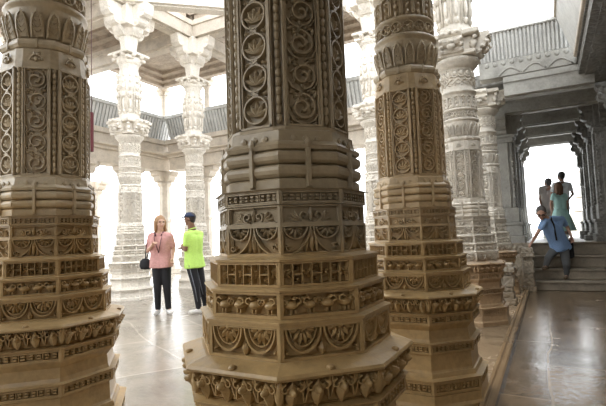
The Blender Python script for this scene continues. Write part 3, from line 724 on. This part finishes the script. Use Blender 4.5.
# ------------------------------------------------------------------ columns
proto = make_column(True)
UP = {'upper_shaft','upper_capital','upper_bracket'}
def place(x, y, label, mat, upper, first=False, topmat=None, group=None, dz=0, sc_=1):
    if first: o = proto
    else:
        o = proto.copy(); col.objects.link(o)
        for ch in list(proto.children):
            if not upper and ch.name.split('.')[0] in UP: continue
            c = ch.copy(); col.objects.link(c); c.parent = o
    o.location = (x,y,dz); o.scale = (sc_,sc_,sc_)
    setmat(o, mat); tag(o, label, 'column', group)
    if topmat:
        for ch in o.children:
            n = ch.name.split('.')[0]
            if n in UP or n in ('capital','bracket','drum') or (n in ('lotus_collar','neck_ring')): setmat(ch, topmat)
    return o
place(-8.38,7.31, 'white sunlit carved column rising two storeys, left of the woman in pink', M_white_lit, True, True)
place(-8.30,9.40, 'white two-storey carved column behind the man in the cap', M_white_lit, True)
place(-3.18,9.41, 'pale far column half hidden between the two large brown columns right of centre', M_white_lit, True)
place(-1.02,6.82, 'whitish carved column with brown base beside the kerb, right of the tan one', M_pale_lit, True)
place(-1.04,9.92, 'narrow pale column by the steps, furthest of the row along the kerb', M_pale_lit, False)
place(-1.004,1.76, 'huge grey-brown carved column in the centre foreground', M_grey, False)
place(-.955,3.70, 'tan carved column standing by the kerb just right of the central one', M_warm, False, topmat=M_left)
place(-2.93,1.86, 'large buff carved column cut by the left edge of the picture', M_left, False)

def simple_column(x, y, z0, z1, label, mat, name='plain_column', w=.26, group='lower arcade columns under the far gallery'):
    r = empty(name, (x,y,z0)); tag(r, label, 'column', group); H = z1-z0
    m = MB(); m.bbox((-w*1.6,-w*1.6,0),(w*1.6,w*1.6,H*.05)); m.octo([(w*1.5,H*.05),(w*1.4,H*.09),(w*1.15,H*.12),(w*1.2,H*.15),(w*1.0,H*.17)]); fixn(m.build('base', mat, r))
    m = MB(); m.octo([(w*.95,H*.165),(w*.92,H*.5),(w*1.02,H*.51),(w*1.02,H*.53),(w*.9,H*.54),(w*.86,H*.86)]); fixn(m.build('shaft', mat, r))
    m = MB(); m.octo([(w*.9,H*.855),(w*1.15,H*.88),(w*1.15,H*.895),(w*.95,H*.905)])
    pr = [(0,H*.90),(w*1.3,H*.905),(w*1.55,H*.93),(w*1.6,H*.955),(w*2.1,H*.965),(w*2.2,H*.998),(0,H*.998)]
    m.prism(pr+[(-u,v) for u, v in reversed(pr[1:-1])], 'y', -w*.7, w*.7); m.prism(pr+[(-u,v) for u, v in reversed(pr[1:-1])], 'x', -w*.69, w*.69)
    fixn(m.build('capital', mat, r)); return r
# lower arcade and upper gallery round the far left of the hall
spots = [(-13,3.2),(-13,5.3),(-13,7.3),(-13,9.4),(-13,11.3),(-13,13),(-11,13),(-8.3,13),(-6.1,13),(-3.2,13)]
ORD = ['corner','first','second','third','fourth','fifth']
for i, (x, y) in enumerate(spots):
    wh = 'in the inner corner' if i == 5 else ('%s to the left of the inner corner' % ORD[5-i] if i < 5 else '%s to the right of the inner corner' % ORD[i-5])
    simple_column(x, y, 0, 3.9, 'cream plain lower column under the far gallery railing, '+wh, M_cream)
    simple_column(x-.24*(x < -12), y+.24*(y > 12), 4.53, 7.3, 'slim upper colonnette behind the gallery railing, '+wh, M_cream, 'gallery_colonnette', .13, 'upper gallery colonnettes')
for i, (x, y) in enumerate([(-17,9.5),(-17,13),(-15,17),(-11,17)]):
    simple_column(x, y, 0, 3.9, 'distant cream column in the glare beyond the arcade, '+('leftmost','second from left','third from left','rightmost')[i]+' of them', M_cream, 'plain_column', .26, 'distant columns beyond the arcade')
def gal(pl, label1, label2, label3, a, b_):
    # pl 'x': runs along Y at X=-13 ; 'y': runs along X at Y=13
    def P(m, w0, w1, z0, z1):
        if pl == 'x': m.bbox((-13+w0, a, z0), (-13+w1, b_, z1))
        else: m.bbox((a, 13-w1, z0), (b_, 13-w0, z1))
    m = MB(); P(m,-.3,.3,3.9,4.35); P(m,-.3,.42,4.35,4.45); P(m,-.3,.62,4.45,4.53); T('gallery_lintel', m, M_cream, label1, 'beam')
    r = empty('gallery_railing', (0,0,0)); tag(r, label2, 'railing')
    m = MB(); P(m,.1,.5,4.85,5.02); P(m,.1,.38,4.54,4.85)
    fixn(m.build('base_course', M_cream, r))
    m = MB(); n = int((b_-a)/.13)
    for i in range(n):
        t = a+(i+.5)*(b_-a)/n
        q = [(.18,5.0),(.24,5.0),(.50,5.82),(.44,5.82)]
        if pl == 'x': m.prism([(-13+u,v) for u,v in q], 'y', t-.045, t+.045)
        else: m.prism([(13-u,v) for u,v in q], 'x', t-.04, t+.04)
    q = [(.15,5.0),(.19,5.0),(.45,5.82),(.41,5.82)]
    if pl == 'x': m.prism([(-13+u,v) for u,v in q], 'y', a, b_)
    else: m.prism([(13-u,v) for u,v in q], 'x', a, b_)
    fixn(m.build('slats', M_rail, r))
    m = MB(); P(m,.36,.56,5.8,5.92); P(m,.16,.28,5.25,5.33) if 0 else None; fixn(m.build('top_rail', M_rail, r))
    m = MB(); P(m,-.25,.25,7.3,7.6); T('gallery_lintel', m, M_cream, label3, 'beam')
gal('x', 'cream lower lintel with ledges under the left gallery railing', 'grey leaning slatted railing of the left gallery', 'cream upper lintel over the white openings of the left gallery', 1.5, 13.0)
gal('y', 'cream lower lintel with ledges under the back gallery railing', 'grey leaning slatted railing of the back gallery, right of the inner corner', 'cream upper lintel over the white openings of the back gallery', -12.44, -1.8)
# hall beams at z 6.68
def beam(a, b_, w, z0, z1, label, mat=M_cream, name='stone_beam', cat='beam', group=None):
    a, b_ = Vector((*a,0)), Vector((*b_,0)); d = (b_-a).normalized(); n = Vector((-d.y,d.x,0)); m = MB()
    def seg(w, z0, z1):
        q = [a+n*w/2, a-n*w/2, b_-n*w/2, b_+n*w/2]
        m.add([(p.x,p.y,z0) for p in q]+[(p.x,p.y,z1) for p in q], [(0,1,2,3),(7,6,5,4),(0,4,5,1),(1,5,6,2),(2,6,7,3),(3,7,4,0)])
    seg(w, z0, z0+(z1-z0)*.7); seg(w*1.15, z0+(z1-z0)*.7, z1); seg(w*.5, z0-.03, z0)
    return T(name, m, mat, label, cat, group)
beam((-8.38,7.31),(-8.3,9.4), .42, 6.7, 7.15, 'cream ceiling beam between the two white two-storey columns')
beam((-8.38,7.31),(-12.93,7.31), .42, 6.7, 7.15, 'cream ceiling beam running left from the white column beside the woman')
beam((-8.38,7.31),(-8.38,2.2), .42, 6.7, 7.15, 'cream ceiling beam coming forward from the white column beside the woman')
beam((-8.3,9.4),(-12.93,9.4), .42, 6.7, 7.15, 'cream ceiling beam running left from the second white column')
beam((-8.3,9.4),(-8.3,12.93), .42, 6.7, 7.15, 'cream ceiling beam running back from the second white column')
beam((-8.3,9.4),(-3.18,9.4), .42, 6.7, 7.15, 'cream ceiling beam running right from the second white column')
beam((-3.18,9.4),(-3.18,12.93), .42, 6.7, 7.15, 'cream ceiling beam running back from the half hidden far column')
beam((-3.18,9.4),(-1.02,6.82), .42, 6.7, 7.15, 'diagonal cream beam above the whitish column by the kerb')
beam((-8.2,7.1),(-5.9,9.15), .4, 6.72, 7.1, 'pale diagonal beam crossing above the second white column', M_white_lit)
m = MB()
m.box((-13.3,1.5,7.5),(-8.4,13.2,7.7)); m.box((-8.4,9.45,7.5),(-3.0,13.2,7.7)); S('ceiling', m, M_ceil)
# stepped coffer frames under the hall ceiling
k = 0
for (x0,x1,y0,y1,lab) in ((-12.9,-8.4,7.4,9.3,'left of the white columns'),(-12.9,-8.4,2.4,7.2,'nearest, at the top left'),(-12.9,-8.4,9.5,12.9,'in the far left corner'),(-8.3,-3.2,9.5,12.9,'behind the second white column')):
    m = MB()
    for q, z in ((.22,7.15),(.45,7.27),(.7,7.39)):
        for (a,b_) in (((x0,y0),(x1,y0+q)),((x0,y1-q),(x1,y1)),((x0,y0+q),(x0+q,y1-q)),((x1-q,y0+q),(x1,y1-q))):
            m.box((a[0],a[1],z),(b_[0],b_[1],z+.1195))
    T('ceiling_coffer', m, M_ceil, 'carved beige stepped ceiling coffer, '+lab, 'ceiling coffer')
# ------------------------------------------------------------------ right aisle: lintels, parapets, cross beams
beam((-.58,9.66),(.9,9.66), .40, 3.80, 4.16, 'grey stone cross beam over the aisle, nearest of the passage beams', M_grayst)
names = ['second', 'third', 'fourth', 'fifth']
for i, y in enumerate((11.35,12.95,14.6,16.3)):
    beam((-1.3,y),(1.6,y), .34, 3.86, 4.2, 'dark stone cross beam over the raised passage, %s from the front' % names[i], M_grayst, group='cross beams over the raised passage')
def para(pts, zc, label):
    pass
r = empty('aisle_parapet', (0,0,0)); tag(r, 'grey leaning slatted balcony parapet over the nearest aisle beam', 'railing')
m = MB(); m.bbox((-1.0,9.42,4.17),(.78,9.72,4.50)); 
for i in range(11): m.sph((-.85+i*.15,9.42,4.43),(.045,.02,.05),8,6)
fixn(m.build('base_course', M_grayst, r))
m = MB()
for i in range(26):
    x = -.95+i*.066; f_ = .0
    m.prism([(9.42,4.5),(9.47,4.5),(9.27,4.98),(9.22,4.98)], 'x', x-.018, x+.018)
m.prism([(9.46,4.5),(9.49,4.5),(9.29,4.98),(9.26,4.98)], 'x', -1.0, .62); fixn(m.build('slats', M_rail, r))
m = MB(); m.bbox((-1.0,9.18,4.97),(.56,9.32,5.04)); fixn(m.build('top_rail', M_rail, r))
m = MB()
for i in range(3):
    x = -.45+i*.42
    m.tube([(x-.19+.038*j, 9.42, 4.20+.12*math.sin(PI*j/10)) for j in range(11)], .018, 6)
fixn(m.build('arched_moulding', M_grayst, r))
r = empty('side_parapet', (0,0,0)); tag(r, 'pale grey leaning parapet panel along the right side of the sky opening', 'railing')
m = MB(); m.prism([(.60,4.24),(.66,4.24),(.42,5.0),(.36,5.0)], 'y', 4.6, 9.15); fixn(m.build('panel', M_rail, r))
m = MB(); m.bbox((.585,4.6,4.20),(.66,9.15,4.27)); m.bbox((.33,4.6,4.98),(.46,9.15,5.05)); fixn(m.build('edge_rail', M_cream, r))
beam((.86,4.6),(.86,9.5), .40, 3.98, 4.24, 'dark lintel running along the right side of the aisle overhead', M_dark)
m = MB(); m.box((.62,4.6,4.24),(2.2,9.4,4.40)) ; 
def aisle_pillar(x, y, z0, label, mat, face=-1, group=None, plinth=.36):
    r = empty('aisle_pillar', (x,y,z0)); tag(r, label, 'pillar', group); H = 3.86-z0
    m = MB(); m.bbox((-plinth,-plinth,0),(plinth,plinth,.16)); m.bbox((-plinth*.9,-plinth*.9,.16),(plinth*.9,plinth*.9,.40)); m.bbox((-plinth*.97,-plinth*.97,.40),(plinth*.97,plinth*.97,.47)); m.bbox((-.27,-.27,.47),(.27,.27,.8)); fixn(m.build('base', mat, r))
    m = MB(); m.bbox((-.21,-.21,.78),(.21,.21,H-.62)); m.bbox((-.26,-.13,.8),(.26,.13,H-.64)); m.bbox((-.13,-.26,.8),(.13,.26,H-.64))
    for q in range(int((H-1.6)/.09)):
        z = .86+q*.09
        for sx in (-1,1):
            for sy in (-1,1): m.sph((sx*.2,sy*.2,z),(.03,.03,.04),6,5)
    fixn(m.build('shaft', mat, r))
    m = MB(); m.bbox((-.25,-.25,H-.64),(.25,.25,H-.52)); m.bbox((-.29,-.29,H-.52),(.29,.29,H-.46)); m.bbox((-.22,-.22,H-.46),(.22,.22,H))
    fixn(m.build('capital', mat, r))
    pr = [(.1,H-.46),(.30,H-.46),(.34,H-.43),(.35,H-.38),(.33,H-.34),(.37,H-.33),(.45,H-.29),(.44,H-.22),(.42,H-.16),(.41,H-.13),(.45,H-.10),(.47,H-.05),(.47,H),(.1,H)]
    for k in range(4):
        b = MB(); b.prism(pr, 'y', -.12, .12)
        for d in (-1,1): b.sph((.42,d*.12,H-.22),(.04,.02,.04),8,6)
        o = MB(); o.merge(b, Matrix.Rotation(k*PI/2,4,'Z')); fixn(o.build('bracket', mat, r))
    return r
o1 = ['first','second','third','fourth']
for i, y in enumerate((11.6,13.1,14.7,16.3)):
    aisle_pillar(-.82, y, .92 if i or 1 else 0, 'dark grey pillar on the left of the raised passage, %s beyond the steps' % o1[i], M_grayst, group='left pillars of the raised passage')
    aisle_pillar(1.22, y, .92, 'dark carved pillar on the right of the raised passage, %s beyond the steps' % o1[i], M_dark, group='right pillars of the raised passage')
aisle_pillar(1.40, 9.9, 0, 'dark right-hand pillar at the foot of the steps, cut by the frame edge', M_dark)
aisle_pillar(1.40, 6.9, 0, 'dark right-hand aisle pillar nearest the camera, outside the frame but for its bracket', M_dark)
# corbels with hanging scrolls in the passage mouth, dark blocks at its foot
for i, (x, y, z, s_) in enumerate(((1.02,15.2,3.0,1.0),(1.05,15.2,2.45,.9))):
    m = MB(); m.prism([(x-.16*s_,z+.3),(x+.35,z+.3),(x+.35,z-.2),(x+.1,z-.22),(x+.02,z-.12),(x-.1*s_,z-.10),(x-.17*s_,z)], 'y', y-.15, y+.15); m.sph((x-.12*s_,y,z-.02),(.07,.16,.08),8,6)
    T('stone_corbel', m, M_dark, ['dark scrolled corbel, upper of two on the right of the bright opening','dark scrolled corbel, lower of two on the right of the bright opening'][i], 'corbel')
for i, (y, z1) in enumerate(((12.0,1.04),(13.6,1.12))):
    m = MB(); m.bbox((.72,y,.92),(1.15,y+.55,z1)); T('threshold_block', m, M_dark, ['flat dark stone block on the landing, nearer the steps','flat dark stone block on the landing, further back'][i], 'stone block')
# pale spire in the glare outside
m = MB()
for k in range(7): m.bbox((1.6-.9+.12*k,24-.9+.12*k,0+k*.62),(1.6+.9-.12*k,24+.9-.12*k,.6+k*.62),.05)
T('temple_spire', m, M_cream, 'pale stepped stone spire outside beyond the passage', 'spire')
# red banner
r = empty('red_banner', (-8.4,6.33,3.2)); tag(r, 'narrow dark red cloth hanging upright beside the left edge column', 'banner')
m = MB(); m.bbox((-.03,-.035,.0),(.03,.035,.85),.01); fixn(m.build('cloth', plain('red_cloth', (.09,.012,.016), .8), r))
m = MB(); m.tube([(0,0,.8),(0,0,3.5)], .008, 6); m.build('cord', plain('dark_cord', (.1,.05,.05), .8), r)
# ------------------------------------------------------------------ the visitors
camr = Vector((math.cos(B0), math.sin(B0), 0)); camf = Vector((-math.sin(B0), math.cos(B0), 0)); U = Vector((0,0,1))
PINK = plain('pink_blouse', (.62,.33,.31), .8, .3, 40); BLACK = plain('black_cloth', (.012,.012,.016), .8); NEON = plain('neon_green_cloth', (.60,.92,.20), .7)
BLUE = plain('blue_shirt_cloth', (.24,.38,.64), .8); JEANS = plain('dark_grey_cloth', (.10,.105,.11), .85); WHT = plain('white_cloth', (.8,.82,.85), .8)
TEAL = plain('turquoise_cloth', (.42,.68,.66), .8); BLOND = plain('blond_hair', (.38,.22,.11), .6, .5, 90); DKH = plain('dark_hair', (.03,.022,.02), .5, .4, 90)
GREYH = plain('greying_hair', (.09,.08,.075), .6, .4, 90); BRH = plain('brown_hair', (.14,.07,.035), .6, .5, 90); NAVY = plain('navy_cap_cloth', (.02,.035,.09), .7)
GREYC = plain('grey_brown_cloth', (.32,.28,.26), .85); SOCK = plain('white_sock', (.82,.8,.78), .8)
# woman in pink
r, q, HR_, F, S_ = person('woman', 'blond woman in pink short-sleeved blouse and black trousers, facing us on the marble floor', SKIN, (-camf*.75+camr*.5), PINK, BLACK, BLOND, 'long', sleeves=.72, build=1.1, hs=1.08, shoes=SOCK)
m = MB(); n = q['neck']; c = q['chest']; fr = (-camf)
pts = [n-camr*.07+U*-.03+fr*.05, c-camr*.05+U*.02+fr*.14, q['waist']+fr*.16+camr*.02+U*.04]
m.tube([pts[0], pts[0].lerp(pts[1],.5)+fr*.03, pts[1], pts[2]], .006, 6); m.tube([n+camr*.07+U*-.03+fr*.05, c+camr*.06+U*.02+fr*.14, pts[2]], .006, 6)
m.tube([n-camr*.075-U*.0+fr*.04, n-camr*.05-U*.07+fr*.085, ], .014, 6); m.tube([n+camr*.075-U*.0+fr*.04, n+camr*.05-U*.07+fr*.085], .014, 6)
m.build('lanyard', plain('lanyard_cloth', (.08,.02,.03), .7), r)
base = Vector(J['woman'][0]); bagp = q['shA']-camr*.11-U*.45-fr*.0
bg_ = empty('shoulder_bag', base+bagp); tag(bg_, 'black shoulder bag hanging at the hip of the woman in pink', 'bag')
m = MB(); M_ = Matrix.Rotation(B0, 4, 'Z')
b2 = MB(); b2.lathe([(.02,-.13),(.11,-.12),(.135,-.06),(.125,.03),(.07,.085),(.02,.09)], 20); m.merge(b2, M_ @ Matrix.Diagonal((.75,.45,.85,1))); m.build('pouch', BLACK, bg_)
m = MB(); s0 = q['shA']-bagp+U*.07; m.tube([(0,0,.07), Vector((-.0,0,.07)).lerp(s0,.5)-camr*.02+fr*.05, s0+camr*.03+fr*.02, s0+camr*.06-fr*.05, Vector((0,0,.0))-fr*.06+U*.08], .010, 6); m.build('strap', BLACK, bg_)
# man in cap
r, q, HR_, F, S_ = person('man', 'man in bright green T-shirt, navy cap and black track trousers with folded arms', SKINB, (-camr*.95+camf*.1), NEON, BLACK, DKH, 'short', sleeves=.62, build=1.06, shoes=SOCK, handdir={'A': (camf*.8+U*.2+camr*.1), 'B': (-camr*.2-camf*.6+U*.3)})
h, hr, f, up_, R3 = HR_
cp = MB()
vs = []; fs = []; n = 20
for k in range(6):
    t = k/5*PI/2
    for i in range(n):
        a = 2*PI*i/n; p = h+up_*.035-f*.008+R3 @ Vector((.090*math.cos(t)*math.cos(a), .106*math.cos(t)*math.sin(a), .085*math.sin(t)+.0))
        vs.append(p)
for k in range(5):
    for i in range(n): j = (i+1) % n; fs.append((k*n+i,k*n+j,(k+1)*n+j,(k+1)*n+i))
cp.add(vs, fs, True)
cap = cp.build('cap', NAVY, r); sm = cap.modifiers.new('s','SOLIDIFY'); sm.thickness = .006
cp = MB(); vs = []
for z in (0,-.008):
    for i in range(13):
        a = PI*i/12; vs.append(h+up_*(.040+z-.012*math.sin(a))+R3 @ Vector((.082*math.cos(a), .07+.105*math.sin(a), 0)))
cp.add(vs, [tuple(range(13)), tuple(range(25,12,-1))]+[(i,i+13,(i+1)%13+13,(i+1)%13) for i in range(13)], True); fixn(cp.build('peak', NAVY, cap))
m = MB(); kn = q['knA']; hi = q['hiA']
for A, sgn in (('A',-1),('B',1)):
    m.tube([q['hi'+A]-camf*.102-camr*.01, q['kn'+A]-camf*.070-camr*.0, q['an'+A]-camf*.052+U*.08], .009, 5)
m.build('side_stripe', plain('grey_stripe', (.16,.17,.2), .7), r)
# stooping man
r, q, HR_, F, S_ = person('stairman', 'grey-haired man in blue shirt stepping down the stairs, hand on the post', SKINR, (-camf*.75-camr*.45), BLUE, JEANS, GREYH, 'short', pitch=.6, hs=1.18, sleeves=.6, build=1.32, legbuild=1.12, shoes=plain('brown_shoe', (.12,.08,.05), .5), handdir={'A': (-camr*.6-U*.5-camf*.2), 'B': (-U+camr*.2)})
h, hr, f, up_, R3 = HR_
m = MB()
for d in (-1,1): m.tube([h+hr*d*(.033+.022*math.cos(t))+up_*(.010+.016*math.sin(t))+f*.088 for t in [2*PI*i/10 for i in range(11)]], .0045, 5); m.tube([h+hr*d*.055+up_*.012+f*.088, h+hr*d*.078+up_*.012+f*.0], .004, 5)
m.tube([h-hr*.012+up_*.012+f*.09, h+hr*.012+up_*.012+f*.09], .004, 5); m.build('spectacles', BLACK, r)
fr = -camf
m = MB(); n = q['neck']; m.tube([n+camr*.08, n+camr*.03+fr*.10-U*.05, q['chest']-camr*.06+fr*.18+U*.05, q['waist']-camr*.12+fr*.2-U*.02], .016, 6); m.tube([n-camr*.06+fr*.02, n-camr*.07+fr*.1-U*.08, q['chest']-camr*.11+fr*.17], .014, 6)
m.build('camera_strap', BLACK, r)
base = Vector(J['stairman'][0]); bp = q['wrB']-U*.22-camr*.0+camf*.12
bg_ = empty('camera_bag', base+bp); tag(bg_, 'black bag hanging behind the hip of the man in the blue shirt', 'bag')
m = MB(); b2 = MB(); b2.bbox((-.09,-.06,-.24),(.09,.06,.14),.03); m.merge(b2, Matrix.Rotation(B0,4,'Z')); m.build('pouch', BLACK, bg_)
m = MB(); m.tube([(-.03,0,.12), (q['shB']-bp)*.5-fr*.02+camf*.06, q['shB']-bp+U*.07], .012, 6); m.build('strap', BLACK, bg_)
# the group in the passage
person('whiteshirt', 'dark-haired man in white T-shirt seen from behind in the bright passage', SKINB, camf, WHT, JEANS, DKH, 'short', sleeves=.55, build=1.15, shoes=SOCK, hs=1.2)
r, q, HR_, F, S_ = person('dresswoman', 'brown-haired woman in turquoise dress seen from behind in the bright passage', SKINR, camf, TEAL, None, BRH, 'long', sleeves=.4, build=.95, skirt=TEAL, shoes=SOCK, hs=1.15)
person('greyperson', 'person in grey-brown clothes, leftmost of the three in the bright passage', SKINB, camf, GREYC, GREYC, DKH, 'short', sleeves=.5, build=1.0, shoes=SOCK, hs=1.2)
